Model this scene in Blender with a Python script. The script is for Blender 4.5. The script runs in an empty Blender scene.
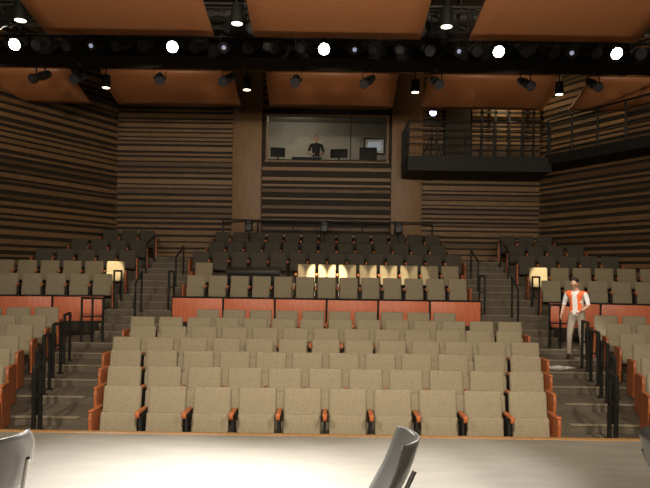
import bpy, bmesh, math, random
from mathutils import Vector, Matrix
random.seed(7)
S = bpy.context.scene
S.view_settings.view_transform = 'Standard'

# ------------------------------------------------------------------ materials
def mat(name, col, rough=0.6, var=0.0, scale=6.0, stretch=(1,1,1), metal=0.0, emit=None, estr=0.0, bump=0.0, spec=0.4):
    m = bpy.data.materials.new(name); m.use_nodes = True
    nt = m.node_tree; b = nt.nodes['Principled BSDF']
    b.inputs['Base Color'].default_value = (*col, 1)
    b.inputs['Roughness'].default_value = rough
    b.inputs['Metallic'].default_value = metal
    b.inputs['Specular IOR Level'].default_value = spec
    if emit:
        b.inputs['Emission Color'].default_value = (*emit, 1)
        b.inputs['Emission Strength'].default_value = estr
    if var > 0 or bump > 0:
        tc = nt.nodes.new('ShaderNodeTexCoord'); mp = nt.nodes.new('ShaderNodeMapping')
        mp.inputs['Scale'].default_value = stretch
        nz = nt.nodes.new('ShaderNodeTexNoise'); nz.inputs['Scale'].default_value = scale
        nz.inputs['Detail'].default_value = 5
        nt.links.new(tc.outputs['Object'], mp.inputs['Vector']); nt.links.new(mp.outputs[0], nz.inputs['Vector'])
        if var > 0:
            cr = nt.nodes.new('ShaderNodeValToRGB')
            cr.color_ramp.elements[0].position = 0.3; cr.color_ramp.elements[1].position = 0.7
            cr.color_ramp.elements[0].color = (*[c*(1-var) for c in col], 1)
            cr.color_ramp.elements[1].color = (*[min(1, c*(1+var)) for c in col], 1)
            nt.links.new(nz.outputs['Fac'], cr.inputs[0]); nt.links.new(cr.outputs[0], b.inputs['Base Color'])
        if bump > 0:
            bp = nt.nodes.new('ShaderNodeBump'); bp.inputs['Strength'].default_value = bump
            nt.links.new(nz.outputs['Fac'], bp.inputs['Height']); nt.links.new(bp.outputs[0], b.inputs['Normal'])
    return m

M_fabric = mat('beige_seat_fabric', (0.275,0.232,0.160), 0.95, 0.10, 40, spec=0.1)
M_fabricL = mat('tan_seat_fabric', (0.25,0.205,0.135), 0.95, 0.10, 40, spec=0.1)
M_fabricD = mat('charcoal_seat_fabric', (0.075,0.066,0.052), 0.95, 0.15, 40, spec=0.1)
M_arm = mat('cherry_wood', (0.42,0.12,0.04), 0.4, 0.25, 5, (1,6,1))
M_red = mat('red_wood_panel', (0.66,0.18,0.085), 0.45, 0.14, 4, (8,1,1))
M_cloud = mat('ceiling_cloud_wood', (0.50,0.205,0.085), 0.4, 0.10, 3, (1,9,9))
M_slat = mat('wall_wood_slat', (0.195,0.112,0.050), 0.55, 0.25, 2.5, (1,1,8))
M_slat2 = mat('wall_wood_slat_dark', (0.12,0.068,0.032), 0.55, 0.25, 2.5, (1,1,8))
M_col = mat('wall_wood_veneer', (0.23,0.13,0.058), 0.5, 0.12, 2, (6,6,1))
M_dark = mat('dark_wall', (0.030,0.022,0.015), 0.8, 0.2, 4)
M_black = mat('black_metal', (0.014,0.013,0.012), 0.6, 0.1, 5, spec=0.25)
M_fix = mat('fixture_housing', (0.035,0.032,0.03), 0.45, 0.1, 5, spec=0.4)
M_pipe = mat('grid_pipe_steel', (0.06,0.052,0.042), 0.45, 0.1, 5, spec=0.5)
M_rail = mat('black_railing_paint', (0.012,0.011,0.010), 0.4, 0.1, 5, spec=0.3)
M_carpet = mat('grey_carpet', (0.13,0.108,0.078), 0.95, 0.25, 30)
M_nosing = mat('stair_nosing', (0.30,0.25,0.18), 0.6, 0.1, 12)
M_stage = mat('painted_stage_floor', (0.20,0.183,0.152), 0.6, 0.12, 2.2, (1,3,1), bump=0.02)
M_lip = mat('stage_lip_wood', (0.36,0.19,0.07), 0.4, 0.2, 4, (8,1,1))
M_chrome = mat('chrome', (0.7,0.7,0.7), 0.2, 0.05, 3, metal=1.0)
M_shell = mat('grey_plastic_shell', (0.42,0.415,0.41), 0.3, 0.05, 8)
M_lampOn = mat('lit_lens', (1,1,1), 0.3, emit=(1,0.93,0.78), estr=30)
M_lampDim = mat('dim_lens', (0.2,0.2,0.25), 0.2, emit=(0.7,0.75,1.0), estr=0.4)
M_lampOff = mat('glass_lens', (0.05,0.05,0.06), 0.1)
M_purple = mat('violet_lens', (0.6,0.5,1), 0.3, emit=(0.65,0.55,1.0), estr=18)
M_down = mat('downlight_lens', (1,1,1), 0.3, emit=(1,0.85,0.6), estr=4)
M_booth = mat('booth_wall_paint', (0.30,0.28,0.23), 0.8, 0.05, 4)
M_white = mat('plain_white', (0.8,0.8,0.78), 0.7, 0.03, 10)  # TV border, and the bright patch painted on the steps
M_screen = mat('monitor_screen', (0.3,0.35,0.4), 0.2, emit=(0.6,0.65,0.7), estr=0.25)
M_skin = mat('skin', (0.55,0.32,0.22), 0.5, 0.05, 20)
M_hair = mat('dark_hair', (0.02,0.014,0.01), 0.6, 0.3, 60)
M_shirt = mat('white_shirt', (0.78,0.76,0.74), 0.8, 0.04, 15)
M_vest = mat('orange_vest', (0.85,0.16,0.04), 0.7, 0.05, 15)
M_khaki = mat('khaki_trousers', (0.30,0.25,0.19), 0.8, 0.08, 15)
M_blackcl = mat('black_clothing', (0.02,0.02,0.022), 0.8, 0.1, 15)
M_shoe = mat('dark_shoe', (0.05,0.035,0.03), 0.5, 0.1, 15)
M_eye = mat('eye', (0.02,0.015,0.012), 0.2)

# ------------------------------------------------------------------ mesh builder
class MB:
    def __init__(s, mats): s.v=[]; s.f=[]; s.mi=[]; s.sm=[]; s.mats=mats
    def _add(s, vs, fs, m, smooth=False):
        o=len(s.v); s.v += [tuple(v) for v in vs]
        for f in fs: s.f.append([i+o for i in f]); s.mi.append(m); s.sm.append(smooth)
    def box(s, c, d, m=0, R=None, bev=0, seg=2):
        bm=bmesh.new(); bmesh.ops.create_cube(bm,size=1)
        for v in bm.verts: v.co=Vector((v.co.x*d[0],v.co.y*d[1],v.co.z*d[2]))
        if bev: bmesh.ops.bevel(bm, geom=bm.edges[:], offset=bev, segments=seg, affect='EDGES', profile=0.5)
        for v in bm.verts:
            if R is not None: v.co = R @ v.co
            v.co += Vector(c)
        bm.verts.index_update()
        s._add([v.co.copy() for v in bm.verts],[[v.index for v in f.verts] for f in bm.faces],m,bev>0)
        bm.free()
    def cyl(s,a,b,r1,r2=None,m=0,n=10,caps=True,m2=None):
        a=Vector(a);b=Vector(b); r2=r1 if r2 is None else r2
        z=(b-a).normalized(); x=z.orthogonal().normalized(); y=z.cross(x)
        vs=[]
        for p,r in((a,r1),(b,r2)):
            for i in range(n):
                t=2*math.pi*i/n; vs.append(p+x*math.cos(t)*r+y*math.sin(t)*r)
        s._add(vs,[[i,(i+1)%n,n+(i+1)%n,n+i] for i in range(n)],m,True)
        if caps:
            s._add(vs[:n],[list(range(n))[::-1]],m); s._add(vs[n:],[list(range(n))],m if m2 is None else m2)
    def tube(s,pts,r,m=0,n=8):
        for a,b in zip(pts[:-1],pts[1:]): s.cyl(a,b,r,r,m,n)
        for p in pts[1:-1]: s.ball(p,(r,r,r),m,6,5)
    def ball(s,c,r,m=0,n=16,k=10,fn=None):
        vs=[];c=Vector(c)
        for j in range(k+1):
            ph=math.pi*j/k
            for i in range(n):
                t=2*math.pi*i/n
                u=Vector((math.sin(ph)*math.cos(t),math.sin(ph)*math.sin(t),math.cos(ph)))
                if fn: u=fn(u)
                vs.append(c+Vector((u.x*r[0],u.y*r[1],u.z*r[2])))
        s._add(vs,[[j*n+i,(j+1)*n+i,(j+1)*n+(i+1)%n,j*n+(i+1)%n] for j in range(k) for i in range(n)],m,True)
    def prism(s,poly,z0,z1,m=0):
        n=len(poly); vs=[(x,y,z0) for x,y in poly]+[(x,y,z1) for x,y in poly]
        s._add(vs,[list(range(n))[::-1],[n+i for i in range(n)]]+[[i,(i+1)%n,n+(i+1)%n,n+i] for i in range(n)],m)
    def prismx(s,poly,x0,x1,m=0):
        n=len(poly); vs=[(x0,y,z) for y,z in poly]+[(x1,y,z) for y,z in poly]
        s._add(vs,[list(range(n)),[n+i for i in range(n)][::-1]]+[[i,n+i,n+(i+1)%n,(i+1)%n] for i in range(n)],m)
    def sheet(s,fn,nu,nv,th,m=0):
        P=[[Vector(fn(i/nu,j/nv)) for i in range(nu+1)] for j in range(nv+1)]
        top=[];bot=[]
        for j in range(nv+1):
            for i in range(nu+1):
                du=P[j][min(i+1,nu)]-P[j][max(i-1,0)]; dv=P[min(j+1,nv)][i]-P[max(j-1,0)][i]
                nn=du.cross(dv).normalized()*th/2
                top.append(P[j][i]+nn); bot.append(P[j][i]-nn)
        N=len(top); w=nu+1; fs=[]
        for j in range(nv):
            for i in range(nu):
                a=j*w+i; fs.append([a,a+1,a+w+1,a+w]); fs.append([N+a,N+a+w,N+a+w+1,N+a+1])
        rim=[i for i in range(w)]+[j*w+nu for j in range(1,nv+1)]+[nv*w+i for i in range(nu-1,-1,-1)]+[j*w for j in range(nv-1,0,-1)]
        for k in range(len(rim)):
            a=rim[k];b=rim[(k+1)%len(rim)]; fs.append([a,N+a,N+b,b])
        s._add(top+bot,fs,m,True)
    def mesh(s,name):
        me=bpy.data.meshes.new(name); me.from_pydata(s.v,[],s.f)
        for mm in s.mats: me.materials.append(mm)
        for p,mi,sm in zip(me.polygons,s.mi,s.sm): p.material_index=mi; p.use_smooth=sm
        me.update(); bm=bmesh.new(); bm.from_mesh(me); bmesh.ops.recalc_face_normals(bm,faces=bm.faces[:]); bm.to_mesh(me); bm.free()
        return me
    def obj(s,name,loc=(0,0,0),rz=0): return place(s.mesh(name),name,loc,rz)
def place(me,name,loc=(0,0,0),rz=0,parent=None):
    o=bpy.data.objects.new(name,me); S.collection.objects.link(o); o.location=loc; o.rotation_euler=(0,0,rz)
    if parent: o.parent=parent
    return o
def RX(a): return Matrix.Rotation(a,3,'X')
def RZ(a): return Matrix.Rotation(a,3,'Z')
def RY(a): return Matrix.Rotation(a,3,'Y')

# ------------------------------------------------------------------ stage
b=MB([M_stage,M_dark,M_lip])
b.box((0,0.5,-0.36),(30,11.4,0.68),1); b.box((0,0.5,-0.01),(30,11.4,0.02),0)
b.obj('stage_floor')
b=MB([M_lip]); b.box((0,6.25,-0.035),(30,0.10,0.078),0,bev=0.01); b.obj('trim_stage_lip')

# ------------------------------------------------------------------ terraces
BEND=math.radians(12); tb=math.tan(BEND)
D=[7.9+0.935*i for i in range(7)]
F=[-0.71+0.1025*i for i in range(7)]
NC=[10,11,12,13,13,14,10]
SE=[4.05,4.4,4.78,5.1,5.3,5.47,5.62]
def front_poly(y,xb,back,W=15):
    return [(-W,y-(W-xb)*tb),(-xb,y),(xb,y),(W,y-(W-xb)*tb),(W,back),(-W,back)]
b=MB([M_carpet,M_dark,M_nosing])
b.box((0,10,-0.86),(30,18,0.3),0)
for k in range(1,7):
    b.prism(front_poly(D[k]-0.81,SE[k],21.1),-0.9,F[k],0)
b.prism(front_poly(13.66,5.5,21.1),-0.9,0.0,0)
UA=[16.35,17.35,18.35,19.35,20.35]; UF=[0.6,0.94,1.28,1.62,1.96]
UX=5.4
b.prism(front_poly(15.55,UX,21.1),-0.5,0.6,0)
for k in range(1,5): b.prism(front_poly(UA[k]-0.86,UX,21.1),-0.5,UF[k],0)
for sx in(-1,1):
    for k in range(1,7):
        a=NC[k]*0.557/2+0.12 if k<6 else 4.1; c=SE[k]-0.06
        b.box((sx*(a+c)/2,D[k]-0.78,F[k]+0.004),(c-a,0.10,0.012),2)
    b.box((sx*4.7,13.68,0.004),(1.5,0.06,0.012),2)
    for i,(y,z) in enumerate([(14.65,0.15),(14.95,0.30),(15.25,0.45)]):
        b.box((sx*4.58,(y+15.56)/2,z/2),(1.5,15.56-y,z),0); b.box((sx*4.58,y+0.03,z+0.004),(1.5,0.06,0.012),2)
    b.box((sx*4.58,15.58,0.606),(1.5,0.06,0.012),2)
    for k in range(1,5):
        y=UA[k]-0.86; z=UF[k]
        b.box((sx*4.58,y-0.18,(z-0.17)-0.15),(1.4,0.36,0.3),0)
        b.box((sx*4.58,y-0.33,z-0.165),(1.4,0.06,0.012),2); b.box((sx*4.58,y+0.03,z+0.006),(1.4,0.06,0.012),2)
b.obj('floor_seating_terraces')

# ------------------------------------------------------------------ theatre seats
def seat_mesh(name,fab,left_end=False,right_end=False):
    b=MB([fab,M_arm,M_black])
    R=RX(math.radians(-11))
    b.box((0,-0.02,0.625),(0.472,0.075,0.49),0,R,bev=0.036,seg=3)
    b.box((0,0.035,0.58),(0.44,0.02,0.42),2,R)
    b.box((0,-0.135,0.445),(0.455,0.07,0.25),0,RX(math.radians(-10)),bev=0.03,seg=3)
    b.box((0,-0.105,0.34),(0.42,0.10,0.05),2)
    def stand(x):
        b.box((x,-0.12,0.30),(0.035,0.20,0.60),2,bev=0.006,seg=1)
        b.box((x,-0.12,0.015),(0.07,0.28,0.03),2)
        b.box((x,-0.17,0.600),(0.058,0.34,0.036),1,bev=0.012,seg=2)
        b.box((x,-0.325,0.575),(0.05,0.03,0.07),1,bev=0.008,seg=1)
    stand(-0.2785) if not left_end else None
    def endp(x):
        b.prismx([(-0.30,0.02),(0.08,0.02),(0.10,0.45),(0.06,0.60),(-0.32,0.60),(-0.34,0.52)],x-0.018,x+0.018,1)
        b.box((x,-0.15,0.61),(0.06,0.36,0.03),1,bev=0.01)
    if left_end: endp(-0.2785)
    if right_end: endp(0.2785)
    return b.mesh(name)
SM={}
for key,fab in(('a',M_fabric),('b',M_fabricD),('c',M_fabricL)):
    SM[key]=[seat_mesh('theater_seat_mesh',fab),seat_mesh('theater_seat_left_mesh',fab,True),seat_mesh('theater_seat_right_mesh',fab,False,True)]
SP=0.557
def seat_row(x0,y0,ang,n,z,key):
    for i in range(n):
        d=(i+0.5)*SP
        me=SM[key][1 if i==0 else 2 if i==n-1 else 0]
        x=x0+d*math.cos(ang); y=y0+d*math.sin(ang)
        if key=='c' and abs(x+1.95)<0.9 : continue      # space taken by the sound desk
        place(me,'theater_seat',(x,y,z),ang)
def side_rows(xe,y,n,z,key):
    L=n*SP
    seat_row(-xe-L*math.cos(BEND), y-L*math.sin(BEND), BEND, n, z, key)
    seat_row(xe, y, -BEND, n, z, key)
for k in range(7):
    n=NC[k]; seat_row(-n*SP/2,D[k],0,n,F[k],'a')
    side_rows(SE[k],D[k],6 if k>2 else 5,F[k],'a')
UN=[13,13,14,13,13]; US=[7,6,5,4,3]
for k in range(5):
    key='a' if k==0 else 'c' if k==1 else 'b'
    n=UN[k]
    seat_row(-n*SP/2,UA[k],0,n,UF[k],key)
    side_rows(UX+0.05,UA[k],US[k],UF[k],key)

# ------------------------------------------------------------------ red parapet panels
def parapet(name,p0,p1,n):
    p0=Vector(p0);p1=Vector(p1);d=(p1-p0);L=d.length;ang=math.atan2(d.y,d.x);R=RZ(ang)
    b=MB([M_dark,M_red,M_black])
    def at(t,off,z): v=p0+d.normalized()*t+Vector((math.sin(ang),-math.cos(ang)))*off; return (v.x,v.y,z)
    b.box(at(L/2,-0.04,0.46),(L,0.08,0.92),0,R)
    b.box(at(L/2,-0.03,0.94),(L,0.13,0.03),2,R,bev=0.01)
    w=L/n
    for i in range(n):
        b.box(at((i+.5)*w,0.02,0.63),(w-0.05,0.04,0.58),1,R,bev=0.008)
        b.box(at((i+.5)*w,0.015,0.18),(w-0.07,0.03,0.28),0,R)
    b.obj(name)
parapet('red_panel_parapet',(-3.76,15.5),(3.76,15.5),6)
parapet('red_panel_parapet',(-UX-4.6,15.5-4.6*tb),(-UX,15.5),4)
parapet('red_panel_parapet',(UX,15.5),(UX+4.6,15.5-4.6*tb),4)

# ------------------------------------------------------------------ railings
def rail(name,pts,h=0.9,nb=1,r=0.02,mat_=M_rail,sub=3):
    b=MB([mat_]); P=[Vector(p) for p in pts]; up=Vector((0,0,h))
    for a,c in zip(P[:-1],P[1:]):
        for j in range(nb):
            f=1-j/(nb+0.001)*0.85
            b.cyl(a+up*f,c+up*f,r if j==0 else r*0.6,None,0)
        for i in range(sub):
            q=a.lerp(c,i/sub); b.cyl(q,q+up,r,None,0); b.cyl(q,q+Vector((0,0,0.012)),r*2.2,None,0)
    q=P[-1]; b.cyl(q,q+up,r,None,0); b.cyl(q,q+Vector((0,0,0.012)),r*2.2,None,0)
    for q in P: b.ball(q+up,(r,r,r),0,8,6)
    return b.obj(name)
for sx in(-1,1):
    rail('aisle_handrail',[(sx*3.72,8.15,F[1]),(sx*3.86,8.65,F[1])],0.92,2,0.03,sub=1)
    rail('aisle_handrail',[(sx*4.14,9.15,F[2]),(sx*4.28,9.55,F[2])],0.92,2,0.028,sub=1)
    rail('aisle_handrail',[(sx*4.44,10.05,F[3]),(sx*4.54,10.5,F[3])],0.92,2,0.028,sub=1)
    rail('aisle_handrail',[(sx*4.70,11.0,F[4]),(sx*4.78,11.5,F[4])],0.92,2,0.028,sub=1)
    rail('aisle_handrail',[(sx*4.90,11.95,F[5]),(sx*4.98,12.4,F[5])],0.92,2,0.026,sub=1)
    rail('cross_aisle_railing',[(sx*5.35,13.95,0),(sx*4.9,14.0,0)],0.95,2,0.024,sub=2)
    rail('upper_aisle_handrail',[(sx*3.9,15.75,0.6),(sx*3.9,16.3,0.6)],0.95,2,0.024,sub=1)
    rail('upper_aisle_handrail',[(sx*4.1,17.3,0.94),(sx*4.1,18.2,1.28)],1.0,1,0.024,sub=1)
    rail('upper_aisle_handrail',[(sx*5.25,15.75,0.6),(sx*5.25,16.3,0.6)],0.95,2,0.024,sub=1)
    rail('upper_aisle_handrail',[(sx*5.2,18.3,1.28),(sx*5.2,19.2,1.62)],1.0,1,0.024,sub=1)
    rail('upper_aisle_handrail',[(sx*4.5,15.0,0.30),(sx*4.5,15.5,0.6)],0.95,1,0.024,sub=1)

# ------------------------------------------------------------------ walls
BY=21.2
wx0,wx1,wz0,wz1=-2.06,1.95,5.25,6.78
b=MB([M_dark])
b.box(((-7.3+wx0)/2,BY+0.1,4.5),(wx0+7.3,0.2,9.6)); b.box(((7.3+wx1)/2,BY+0.1,4.5),(7.3-wx1,0.2,9.6))
b.box(((wx0+wx1)/2,BY+0.1,(wz0-0.3)/2),(wx1-wx0,0.2,wz0+0.3)); b.box(((wx0+wx1)/2,BY+0.1,(wz1+9.3)/2),(wx1-wx0,0.2,9.3-wz1))
b.obj('wall_back')
def slats(name,p0,p1,z0,z1,h=(0.07,0.15),g=(0.05,0.09),th=0.05,skip=None,seed=1):
    rnd=random.Random(seed); p0=Vector(p0);p1=Vector(p1);d=p1-p0;L=d.length;ang=math.atan2(d.y,d.x);R=RZ(ang)
    n=Vector((math.sin(ang),-math.cos(ang)))
    b=MB([M_slat,M_col,M_slat2]); z=z0
    while z<z1:
        hh=rnd.uniform(*h)
        c=p0+d*0.5+n*(th/2)
        q=rnd.random()
        if not(skip and z+hh>skip[0] and z<skip[1]):
            b.box((c.x,c.y,z+hh/2),(L,th,hh),1 if q<0.3 else 2 if q<0.55 else 0,R)
        z+=hh+rnd.uniform(*g)
    return b.obj(name)
slats('wall_slat_panel_back',(-7.0,BY),(-3.2,BY),0.5,8.6,(0.06,0.15),(0.04,0.10),0.035,seed=2)
slats('wall_slat_panel_back',(3.12,BY),(7.0,BY),0.5,8.6,(0.06,0.15),(0.04,0.10),0.035,seed=5)
slats('wall_slat_panel_back',(-2.2,BY),(2.06,BY),2.0,8.2,(0.05,0.12),(0.08,0.24),0.035,(wz0-0.12,wz1+0.12),seed=9)
b=MB([M_col])
for x0,x1 in((-3.18,-2.22),(2.08,3.1)): b.box(((x0+x1)/2,BY-0.05,5.0),(x1-x0,0.10,7.6),0,bev=0.01)
b.obj('wood_wall_pilaster')
for sx,nm in((-1,'left'),(1,'right')):
    p_b=Vector((sx*7.0,BY+0.1)); dr=Vector((sx*1.93,-3.7)).normalized(); p_f=p_b+dr*16.5
    c=(p_b+p_f)/2; ang=math.atan2(dr.y,dr.x)
    b=MB([M_dark]); nrm=Vector((sx*3.7,1.93)).normalized()
    b.box((c.x+nrm.x*0.12,c.y+nrm.y*0.12,4.3),(16.5,0.2,10.2),0,RZ(ang)); b.obj('wall_'+nm)
    a,e=(p_f,p_b) if sx<0 else (p_b,p_f)
    slats('wall_slat_panel_'+nm,a,e,0.4,8.6,(0.06,0.15),(0.06,0.13),0.04,seed=20+sx)
b=MB([M_dark]); b.box((0,10,9.3),(34,26,0.2)); b.obj('ceiling')

# control booth
b=MB([M_booth,M_dark])
b.box((0,24.6,5.8),(5.2,0.1,3.2),0); b.box((-2.6,22.95,5.8),(0.1,3.3,3.2),0); b.box((2.6,22.95,5.8),(0.1,3.3,3.2),0)
b.box((0,22.95,4.65),(5.2,3.3,0.1),1); b.box((0,22.95,7.4),(5.2,3.3,0.1),0)
b.obj('control_booth_walls')
b=MB([M_col,M_black]); fy=BY-0.02
for z in(wz0,wz1): b.box(((wx0+wx1)/2,fy,z),(wx1-wx0+0.12,0.14,0.05))
for x in(wx0,wx1,0.72): b.box((x,fy,(wz0+wz1)/2),(0.03 if x==0.72 else 0.06,0.12,wz1-wz0),1 if x==0.72 else 0)
b.obj('window_1')
b=MB([M_black,M_screen])
b.box((0,21.85,5.35),(4.4,0.7,0.06)); 
for x in(-2.0,-0.7,0.7,2.0): b.box((x,21.9,5.01),(0.06,0.6,0.62))
b.obj('control_booth_desk')
def monitor(x,y,z,rz,w=0.5,h=0.32):
    b=MB([M_black,M_screen]); b.box((0,0,0.30),(w,0.04,h),0,bev=0.006); b.box((0,-0.022,0.30),(w-0.04,0.006,h-0.04),1)
    b.box((0,0.03,0.1),(0.05,0.03,0.22)); b.box((0,0.02,0.008),(0.22,0.16,0.016)); b.obj('computer_monitor',(x,y,z),rz)
monitor(-1.75,21.9,5.385,math.pi+0.2); monitor(0.35,21.95,5.385,math.pi-0.2,0.6,0.3); monitor(1.35,21.9,5.385,math.pi,0.6,0.42)
b=MB([M_black,M_lampDim]); b.box((0,0,0.08),(1.0,0.5,0.1),0,RX(math.radians(8)),bev=0.01)
for i in range(12): b.box((-0.44+i*0.08,-0.05,0.135),(0.02,0.05,0.03),1)
b.obj('lighting_control_console',(-0.75,21.85,5.39))
b=MB([M_black,M_white,M_screen]); b.box((0,0,0),(0.8,0.04,0.62),0); b.box((0,-0.025,0),(0.70,0.01,0.52),1)
b.box((0,-0.032,0),(0.5,0.006,0.34),2); b.obj('booth_wall_tv',(1.75,24.5,6.45))  # wall TV with a glowing screen
b=MB([M_black,M_down]); b.box((0,0,0),(1.2,0.3,0.06),0); b.box((0,0,-0.035),(1.1,0.22,0.01),1); b.obj('booth_ceiling_light',(-1.2,23.2,7.3))

# ------------------------------------------------------------------ galleries on the right
def gallery(name,poly,z0,z1):
    b=MB([M_black]); b.prism(poly,z0,z1,0); return b.obj(name)
gallery('gallery_platform',[(2.4,19.3),(6.75,19.3),(6.75,21.05),(2.4,21.05)],4.72,5.15)
rail('gallery_railing',[(2.42,21.0,5.15),(2.42,19.35,5.15),(6.7,19.35,5.15)],1.06,4,0.03,sub=5)
gallery('gallery_platform',[(6.8,20.6),(6.6,19.4),(9.2,14.6),(10.1,15.0),(7.2,20.6)],4.95,5.25)
rail('gallery_railing',[(6.65,19.4,5.25),(9.2,14.7,5.25)],1.06,4,0.03,sub=6)
b=MB([M_black]); 
for x in(5.0,5.45,5.9,6.35,6.7): b.box((x,20.9,6.45),(0.08,0.05,2.6))
b.box((5.85,20.9,6.9),(1.8,0.05,0.07)); b.box((5.85,20.9,6.1),(1.8,0.05,0.07)); b.obj('gallery_ladder_frame')
b=MB([M_black,M_dark]); b.box((4.25,21.12,6.15),(0.95,0.06,2.0),0); b.box((4.25,21.07,6.12),(0.82,0.04,1.9),1); b.box((4.55,21.03,6.1),(0.12,0.04,0.03),0); b.obj('door_1')

rail('rear_rail',[(-3.4,20.75,2.0),(3.4,20.75,2.0)],1.25,2,0.025,sub=6)
def speaker(x,y,z):
    b=MB([M_black,M_rail]); b.box((0,0,1.05),(0.24,0.22,0.36),0,bev=0.02); b.cyl((0,-0.111,0.99),(0,-0.12,0.99),0.09,None,1,14); b.cyl((0,-0.111,1.15),(0,-0.12,1.15),0.035,None,1,12)
    b.cyl((0,0,0),(0,0,0.9),0.02); b.cyl((0,0,0),(0,0,0.02),0.16,None,0,14); b.obj('loudspeaker_on_stand',(x,y,z))
for x in(-2.45,-0.1,2.2): speaker(x,19.85,1.96)
b=MB([M_black,M_fix]); b.box((0,0,0.3),(1.35,0.5,0.6),0,bev=0.01); b.box((0,-0.02,0.66),(1.45,0.6,0.12),1,RX(math.radians(10)),bev=0.02)
for i in range(16): b.box((-0.6+i*0.08,-0.08,0.725),(0.02,0.04,0.02),0,RX(math.radians(10)))
b.obj('sound_mixing_console',(-1.95,17.1,0.94))

# ------------------------------------------------------------------ ceiling clouds
def cloud(xc,w,ya,za,yb,zb,th=0.07):
    b=MB([M_cloud,M_black])
    def fn(u,v):
        y=ya+(yb-ya)*v; z=za+(zb-za)*v - 0.08*math.sin(math.pi*v)
        return ((u-0.5)*w,y,z)
    b.sheet(fn,10,8,th,0)
    for sx in(-1,1):
        for v in(0.15,0.85):
            y=ya+(yb-ya)*v;z=za+(zb-za)*v
            b.cyl((sx*w*0.38,y,z),(sx*w*0.38,y,9.18),0.012,None,1)
        b.box((sx*w*0.3,(ya+yb)/2,(za+zb)/2+0.06),(0.06,abs(yb-ya)*0.9,0.06),1,RX(math.atan2(zb-za,yb-ya)))
    b.obj('acoustic_ceiling_cloud',(xc,0,0))
for x in(-8.6,-4.3,0.05,4.35,8.6): cloud(x,3.5,16.8,6.86,18.3,6.36)
for x in(-3.6,0.12,4.0): cloud(x,3.0,9.4,6.35,11.5,5.85)

# ------------------------------------------------------------------ catwalk, pipes
b=MB([M_black,M_pipe])
b.box((0,15.0,6.62),(19.4,0.9,0.30)); 
for y in(14.6,15.4):
    for z in(6.95,7.2,7.6): b.cyl((-9.6,y,z),(9.6,y,z),0.025,None,1)
    for i in range(16): x=-9.5+i*1.265; b.cyl((x,y,6.7),(x,y,7.6),0.025,None,1)
for x in(-9,-5,-1,3,7): b.cyl((x,15,7.6),(x,15,9.18),0.04)
b.obj('lighting_catwalk')
b=MB([M_pipe])
for z,y in((6.72,13.5),(7.25,13.5)): b.cyl((-10.3,y,z),(10.3,y,z),0.03)
for i in range(17):
    x=-10.2+i*1.2; b.cyl((x,13.5,6.72),(x,13.5,7.25),0.02); b.cyl((x,13.5,7.25),(x+1.2,13.5,6.72),0.014); b.cyl((x+1.2,13.5,7.25),(x,13.5,6.72),0.014)
for x in(-8,-3,2,7): b.cyl((x,13.5,7.25),(x,13.5,9.18),0.025)
b.obj('lighting_truss')
b=MB([M_pipe])
for y,z in((12.75,6.85),(14.1,6.98)):
    b.cyl((-10,y,z),(10,y,z),0.03)
    for x in(-8.5,-6.2,-4,-1.9,0.4,2.6,4.8,7,9): b.cyl((x,y,z),(x,y,9.18),0.02)
for x in(-9.3,-7.1,-5,-2.9,-0.8,1.3,3.4,5.5,7.6,9.7): b.cyl((x,12.4,7.03),(x,16.0,7.03),0.025)
b.obj('lighting_pipe_grid')
b=MB([M_pipe])
b.cyl((-10.8,12.4,7.6),(10.8,12.4,7.6),0.16,None,0,16); b.cyl((-9,16.2,8.1),(9,16.2,8.1),0.2,None,0,16)
for x in(-6,-2,2,6): b.cyl((x,12.4,7.6),(x,12.4,9.18),0.02); b.cyl((x,16.2,8.1),(x,16.2,9.18),0.02)
b.obj('ventilation_duct')

def fixture_mesh(name,lens,rl=0.098,k=1.0):
    b=MB([M_fix,lens,M_chrome]); t=math.radians(28); d=Vector((0,-math.cos(t),-math.sin(t)))
    c=Vector((0,0,-0.36)); 
    b.cyl(c-d*0.28*k,c-d*0.02,0.085,0.11,0,14); b.cyl(c-d*0.02,c+d*0.2,0.075,0.085,0,14); b.cyl(c+d*0.2,c+d*0.28,0.11,0.118,0,14)
    b.cyl(c+d*0.281,c+d*0.285,rl,rl,1,16)
    for sx in(-1,1):
        b.box((sx*0.135,0,-0.26),(0.012,0.035,0.26)); b.cyl((sx*0.10,0,-0.36),(sx*0.15,0,-0.36),0.025,None,0)
    b.box((0,0,-0.13),(0.28,0.035,0.012)); b.box((0,0,-0.065),(0.05,0.06,0.10),2); 
    return b.mesh(name), c+d*0.34
FM_on,LP=fixture_mesh('fixture_on',M_lampOn,0.115); FM_dim,_=fixture_mesh('fixture_dim',M_lampDim,0.045); FM_off,_=fixture_mesh('fixture_off',M_lampOff,0.08)
def spot(name,loc,target,power,size,blend=0.6,col=(1,0.86,0.66),rad=0.08):
    l=bpy.data.lights.new(name,'SPOT'); l.energy=power; l.spot_size=math.radians(size); l.spot_blend=blend; l.color=col; l.shadow_soft_size=rad
    o=bpy.data.objects.new(name,l); S.collection.objects.link(o); o.location=loc
    o.rotation_euler=(Vector(target)-Vector(loc)).to_track_quat('-Z','Y').to_euler(); return o
ZP=6.72
on=[-6.56,-3.28,-0.13,3.5,5.95]
tg=[-0.9,-0.9,-0.6,-0.3,0.1]
for x,t in zip(on,tg):
    place(FM_on,'added_wash_fixture',(x,13.5,ZP),0)
    spot('stage_spotlight_beam',(x+LP.x,13.5+LP.y,ZP+LP.z),(t,3.9,0),7000,16.5,1.0,(1,0.93,0.82))
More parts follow.
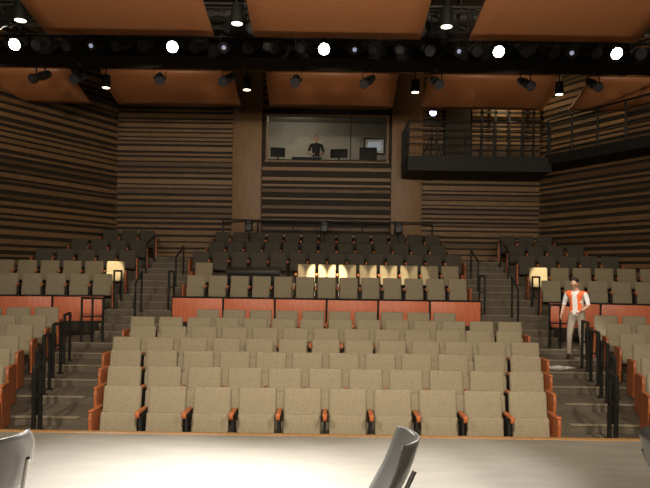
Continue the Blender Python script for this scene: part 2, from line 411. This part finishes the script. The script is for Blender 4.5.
for i,x in enumerate([-8.4,-7.7,-7.2,-6.05,-5.5,-4.95,-4.4,-3.9,-2.75,-2.2,-1.65,-1.1,-0.6,0.45,0.95,1.5,2.05,2.6,3.05,4.1,4.6,5.1,5.5,6.5,7.0,7.7,8.4]):
    place(FM_dim if i%4==1 else FM_off,'added_wash_fixture',(x,13.5,ZP),random.uniform(-0.35,0.35))
for i,x in enumerate([-8.1,-6.9,-5.2,-4.5,-3.1,-1.4,-0.3,0.8,2.3,3.8,4.4,5.9,6.6,7.9]):
    place(FM_off,'added_wash_fixture',(x,14.1,6.98),random.uniform(-0.9,0.9))
for i,x in enumerate([-6.5,-5.7,-5.3,-1.9,-1.6,1.75,2.1,2.3,5.9,6.3]):
    place(FM_off,'added_wash_fixture',(x,12.75,6.85),random.uniform(-0.9,0.9))
for x in[-6.8,-5.9,-4.0,-2.4,-0.8,0.9,2.5,4.6,6.2]:
    place(FM_off,'added_wash_fixture',(x,15.0,6.46),random.uniform(-0.5,0.5))
b=MB([M_black]); b.cyl((-6,1.0,5.6),(6,1.0,5.6),0.03); 
for x in(-5,0,5): b.cyl((x,1.0,5.6),(x,1.0,9.18),0.02)
b.obj('added_wash_pipe')  # out-of-view pipe, added to carry the seat fill lights
for x in(-3.8,0.02,3.8):
    place(FM_on,'added_wash_fixture',(x,1.0,5.6),math.pi)  # added out-of-view fixture housing for the fill
    spot('added_house_fill',(x,1.0-LP.y,5.6+LP.z),(x*0.9,13,0.2),1700,95,0.8,(1,0.87,0.69),0.25)  # added fill from the stage side, lights the seat fronts

def downlight(x,y,z,pw):
    b=MB([M_black,M_down]); b.cyl((0,0,0.32),(0,0,0),0.10,0.12,0,16); b.cyl((0,0,0.004),(0,0,-0.004),0.095,None,1,16); b.cyl((0,0,0.32),(0,0,9.18-z),0.015)
    b.obj('pendant_downlight',(x,y,z))
    spot('pendant_downlight_beam',(x,y,z-0.05),(x,y,0),pw,80,0.8,(1,0.8,0.55),0.1)
for x in(-1.6,1.98,-5.3,5.6): downlight(x,10.9,5.82,90)
for x in(-5.75,-2.13,2.2,5.9): downlight(x,16.4,6.25,120)
for x,p in((-0.28,14000),(0.28,14000),(-0.85,2600),(1.4,4200),(1.95,3800),(0.85,2200),(2.5,1600),(-5.75,5500),(5.75,5500)):
    spot('rear_seat_special',(x,14.0,6.1),(x,17.25,1.50),p,6.2,0.5,(1,0.84,0.55),0.03)
for x in(-8.2,-4.3,0.05,4.35,8.2):
    spot('added_cloud_fill',(x,14.9,5.75),(x,17.8,6.6),45,110,0.8,(1,0.82,0.6),0.1)  # added fill without a fixture, brightens the far ceiling clouds

b=MB([M_black,M_purple])
for a in(0.3,2.4,4.5): b.cyl((0,0,0.75),(0.42*math.cos(a),0.42*math.sin(a),0.01),0.02); b.cyl((0,0,0.45),(0.22*math.cos(a),0.22*math.sin(a),0.36),0.01)
b.cyl((0,0,0.4),(0,0,1.3),0.02); b.cyl((0,0.2,1.48),(0,-0.16,1.42),0.12,0.13,0,16); b.cyl((0,-0.162,1.42),(0,-0.166,1.42),0.10,None,1,16)
for sx in(-1,1): b.box((sx*0.15,0,1.38),(0.012,0.04,0.22))
b.box((0,0,1.28),(0.31,0.04,0.012)); b.obj('tripod_floodlight',(3.2,19.85,5.15))

# ------------------------------------------------------------------ stage chairs
def stage_chair(loc,rz):
    b=MB([M_shell,M_chrome,M_black])
    def back(u,v):
        a=(u-0.5)*2; w=0.23*(1-0.22*abs(v*2-1)**3)
        x=a*w; z=0.50+0.34*v; y=0.19+0.15*v+0.02*math.sin(math.pi*v) - 0.085*a*a
        return (x,y,z)
    def seat(u,v):
        a=(u-0.5)*2; w=0.225*(1-0.15*abs(v*2-1)**3)
        return (a*w,-0.22+0.42*v,0.45-0.02*math.sin(math.pi*v)+0.025*a*a-0.03*max(0,0.2-v)/0.2)
    b.sheet(back,16,14,0.014,0); b.sheet(seat,14,12,0.014,0)
    for sx in(-1,1):
        b.tube([(sx*0.21,-0.24,0.012),(sx*0.19,-0.20,0.42),(sx*0.19,0.16,0.42),(sx*0.17,0.235,0.56),(sx*0.15,0.31,0.72)],0.011,1)
        b.tube([(sx*0.19,0.10,0.42),(sx*0.22,0.27,0.012)],0.011,1)
        b.cyl((sx*0.21,-0.24,0),(sx*0.21,-0.24,0.02),0.016,None,2); b.cyl((sx*0.22,0.27,0),(sx*0.22,0.27,0.02),0.016,None,2)
    b.tube([(-0.19,-0.15,0.42),(0.19,-0.15,0.42)],0.009,1); b.tube([(-0.19,0.14,0.42),(0.19,0.14,0.42)],0.009,1)
    b.obj('stage_chair',loc,rz)
stage_chair((0.10,3.0,0),-math.pi/2-0.05)
stage_chair((-1.71,3.0,0),-math.pi/2-0.6)
stage_chair((1.86,3.0,0),math.pi/2-0.35)

# ------------------------------------------------------------------ people
def person(name,loc,rz,J,mats,look=0.25,scale=1.0,vest=False):
    names=['pelvis','waist','chest','neck','head',
           'shR','elR','wrR','shL','elL','wrL','hipR','knR','anR','toR','hipL','knL','anL','toL']
    rad={'pelvis':(.155,.115),'waist':(.14,.105),'chest':(.165,.115),'neck':(.058,.058),'head':(.055,.055),
         'sh':(.068,.068),'el':(.043,.043),'wr':(.028,.028),'hip':(.095,.10),'kn':(.062,.064),'an':(.042,.045),'to':(.042,.03)}
    ed=[('pelvis','waist'),('waist','chest'),('chest','neck'),('neck','head'),('chest','shR'),('shR','elR'),('elR','wrR'),('chest','shL'),('shL','elL'),('elL','wrL'),
        ('pelvis','hipR'),('hipR','knR'),('knR','anR'),('anR','toR'),('pelvis','hipL'),('hipL','knL'),('knL','anL'),('anL','toL')]
    me=bpy.data.meshes.new('tmp'); idx={n:i for i,n in enumerate(names)}
    me.from_pydata([J[n] for n in names],[(idx[a],idx[c]) for a,c in ed],[])
    o=bpy.data.objects.new('tmp',me); S.collection.objects.link(o)
    md=o.modifiers.new('Skin','SKIN'); md.use_smooth_shade=True
    sb=o.modifiers.new('Sub','SUBSURF'); sb.levels=2; sb.render_levels=2
    for n in names:
        k=n if n in rad else n[:-1]; sv=me.skin_vertices[0].data[idx[n]]; sv.radius=rad[k]; sv.use_root=(n=='pelvis')
    dg=bpy.context.evaluated_depsgraph_get(); ev=o.evaluated_get(dg); m2=bpy.data.meshes.new_from_object(ev)
    bpy.data.objects.remove(o)
    skin,hair,top,vst,leg,shoe,eye=range(7)
    cat={}
    for a,c in ed:
        if c in('neck',): cat[(a,c)]=top
        elif c=='head': cat[(a,c)]=skin
        elif c[:2]=='wr': cat[(a,c)]=skin
        elif c[:2]=='to': cat[(a,c)]=shoe
        elif c[:2] in('kn','an','hi'): cat[(a,c)]=leg
        else: cat[(a,c)]=top
    b=MB(mats); b.v+= [tuple(v.co) for v in m2.vertices]
    for p in m2.polygons:
        c=p.center; best=9;bc=top;be=None
        for e in ed:
            A=Vector(J[e[0]]);Bv=Vector(J[e[1]]);d=Bv-A;t=max(0,min(1,(c-A).dot(d)/d.dot(d)));q=(c-(A+d*t)).length
            if q<best: best=q;bc=cat[e];be=e
        if be and be[1] in('waist','chest','shR','shL') or be==('chest','neck') :
            if c.z<J['pelvis'][2]: bc=leg
            elif vest and abs(c.x)>0.06 and be[1]!='neck': bc=vst
            elif vest and c.y>0.03: bc=vst
        if be==('chest','neck') and c.z>J['neck'][2]-0.015: bc=skin
        b.f.append(list(p.vertices)); b.mi.append(bc); b.sm.append(True)
    H=Vector(J['head'])+Vector((0,-0.015,0.055)); Rh=RX(look)
    def hf(u):
        u=u.copy()
        if u.z<0: u.x*=1-0.28*(-u.z)**1.5; u.y=u.y*(1-0.12*-u.z)-0.10*(-u.z)
        if u.y>0.2 and u.z>-.2: u.y*=1.06
        return u
    tmp=MB(mats)
    tmp.ball((0,0,0),(.077,.098,.118),skin,24,18,hf)
    tmp.ball((0,0.012,0.022),(.082,.098,.108),hair,22,14,lambda u: Vector((u.x,(u.y if u.y>-0.55 else -0.62),max(u.z,-0.45-0.3*u.y if u.y>0 else (0.28 if u.y<-0.25 else -0.2)))))
    tmp.ball((0,-.098,-.015),(.013,.018,.022),skin,10,8)
    tmp.ball((0,-.093,-.052),(.024,.008,.006),skin,10,6)
    for sx in(-1,1):
        tmp.ball((sx*.030,-.087,.008),(.012,.008,.007),eye,8,6); tmp.ball((sx*.079,.005,-.01),(.010,.018,.030),skin,10,8)
        tmp.box((sx*.030,-.092,.028),(.03,.008,.006),hair)
    o0=len(b.v)
    for v in tmp.v: b.v.append(tuple(H+Rh@Vector(v)))
    b.f+=[[i+o0 for i in f] for f in tmp.f]; b.mi+=tmp.mi; b.sm+=tmp.sm
    for s in'RL':
        W=Vector(J['wr'+s]); E=Vector(J['el'+s]); d=(W-E).normalized(); sx=-1 if s=='R' else 1
        side=Vector((0,-1,0)); side=(side-d*side.dot(d)).normalized(); nrm=d.cross(side).normalized()
        if nrm.x*sx>0: nrm=-nrm
        bm_c=W+d*0.045
        rot=Matrix((side,nrm,d)).transposed()
        b.box(bm_c,(0.078,0.028,0.095),skin,rot,bev=0.012,seg=3)
        for i,(o_,L) in enumerate(((0.030,.068),(0.010,.078),(-0.010,.072),(-0.029,.056))):
            p=W+d*0.088+side*o_; q=p+(d*0.85+nrm*0.3).normalized()*L*0.5; r_=q+(d*0.55+nrm*0.8).normalized()*L*0.5
            b.cyl(p,q,.0088,.008,skin,8); b.cyl(q,r_,.008,.006,skin,8); b.ball(q,(.0083,)*3,skin,6,5); b.ball(r_,(.0062,)*3,skin,6,5)
        p=W+d*0.03+side*0.034; q=p+(d*0.6+side*0.75).normalized()*0.035; r_=q+(d*0.9+side*0.2+nrm*0.3).normalized()*0.03
        b.cyl(p,q,.012,.010,skin,8); b.cyl(q,r_,.010,.007,skin,8); b.ball(q,(.010,)*3,skin,6,5); b.ball(r_,(.0072,)*3,skin,6,5)
    me3=b.mesh(name); ob=place(me3,name,loc,rz); ob.scale=(scale,)*3
    return ob
J1=dict(pelvis=(0,0.02,.94),waist=(0,0.0,1.10),chest=(0,-.04,1.295),neck=(0,-.07,1.45),head=(0,-.11,1.53),
  shR=(-.185,-.04,1.395),elR=(-.28,.02,1.13),wrR=(-.27,-.12,.93),shL=(.185,-.04,1.395),elL=(.26,-.05,1.13),wrL=(.20,-.25,1.03),
  hipR=(-.095,.02,.88),knR=(-.11,-.09,.50),anR=(-.12,-.05,.09),toR=(-.13,-.19,.035),
  hipL=(.095,.02,.88),knL=(.10,.03,.49),anL=(.11,.13,.09),toL=(.12,.0,.035))
person('man_in_orange_vest',(5.08,12.95,F[6]),math.radians(-42),J1,[M_skin,M_hair,M_shirt,M_vest,M_khaki,M_shoe,M_eye],0.55,0.97,True)
spot('aisle_special',(2.5,9.0,6.4),(5.0,12.8,1.0),1500,10,0.7,(1,0.93,0.85),0.1)
J2=dict(pelvis=(0,0.02,.94),waist=(0,0.0,1.10),chest=(0,-.02,1.30),neck=(0,-.04,1.465),head=(0,-.065,1.55),shR=(-.185,-.02,1.40),shL=(.185,-.02,1.40),wrR=(-.17,-.30,1.03),elR=(-.27,-.04,1.12),wrL=(.17,-.30,1.03),elL=(.27,-.04,1.12),hipR=(-.095,.02,.88),hipL=(.095,.02,.88),knL=(.10,-.02,.49),anL=(.11,.04,.09),toL=(.12,-.1,.035),knR=(-.10,-.02,.49),anR=(-.11,.04,.09),toR=(-.12,-.1,.035))
person('booth_operator',(-0.45,22.6,4.70),0.1,J2,[M_skin,M_hair,M_blackcl,M_blackcl,M_blackcl,M_shoe,M_eye],0.3)
b=MB([M_white]); rr=random.Random(3)
for i in range(7): b.box((rr.uniform(-.22,.22),rr.uniform(-.12,.12),0.004+i*0.004),(0.30,0.22,0.003),0,RZ(rr.uniform(-1,1)))
b.obj('bright_step_patch',(4.5,12.3,F[5]),0.2)  # white sheets stand in for the brightly lit part of the steps

def point(name,loc,p,col,r=0.1):
    l=bpy.data.lights.new(name,'POINT'); l.energy=p; l.color=col; l.shadow_soft_size=r
    o=bpy.data.objects.new(name,l); S.collection.objects.link(o); o.location=loc
point('booth_lamp',(-1.2,23.1,7.15),22,(1,0.92,0.75),0.1)
point('gallery_worklight',(5.8,20.3,7.2),40,(1,0.75,0.42),0.1)
point('gallery_worklight',(8.3,18.2,6.9),30,(1,0.7,0.4),0.1)

# ------------------------------------------------------------------ world & camera
w=bpy.data.worlds.new('World'); S.world=w; w.use_nodes=True
w.node_tree.nodes['Background'].inputs[0].default_value=(1,0.84,0.64,1); w.node_tree.nodes['Background'].inputs[1].default_value=0.19
cam=bpy.data.cameras.new('Camera'); co=bpy.data.objects.new('Camera',cam); S.collection.objects.link(co); S.camera=co
cam.sensor_width=36; cam.lens=638/650*36; cam.shift_y=28/650; cam.shift_x=-2/650; cam.clip_start=0.05
r=math.radians(0.85)
Mx=Matrix(((math.cos(r),-math.sin(r),0,0),(0,0,-1,0),(math.sin(r),math.cos(r),0,1.6),(0,0,0,1)))
co.matrix_world=Mx
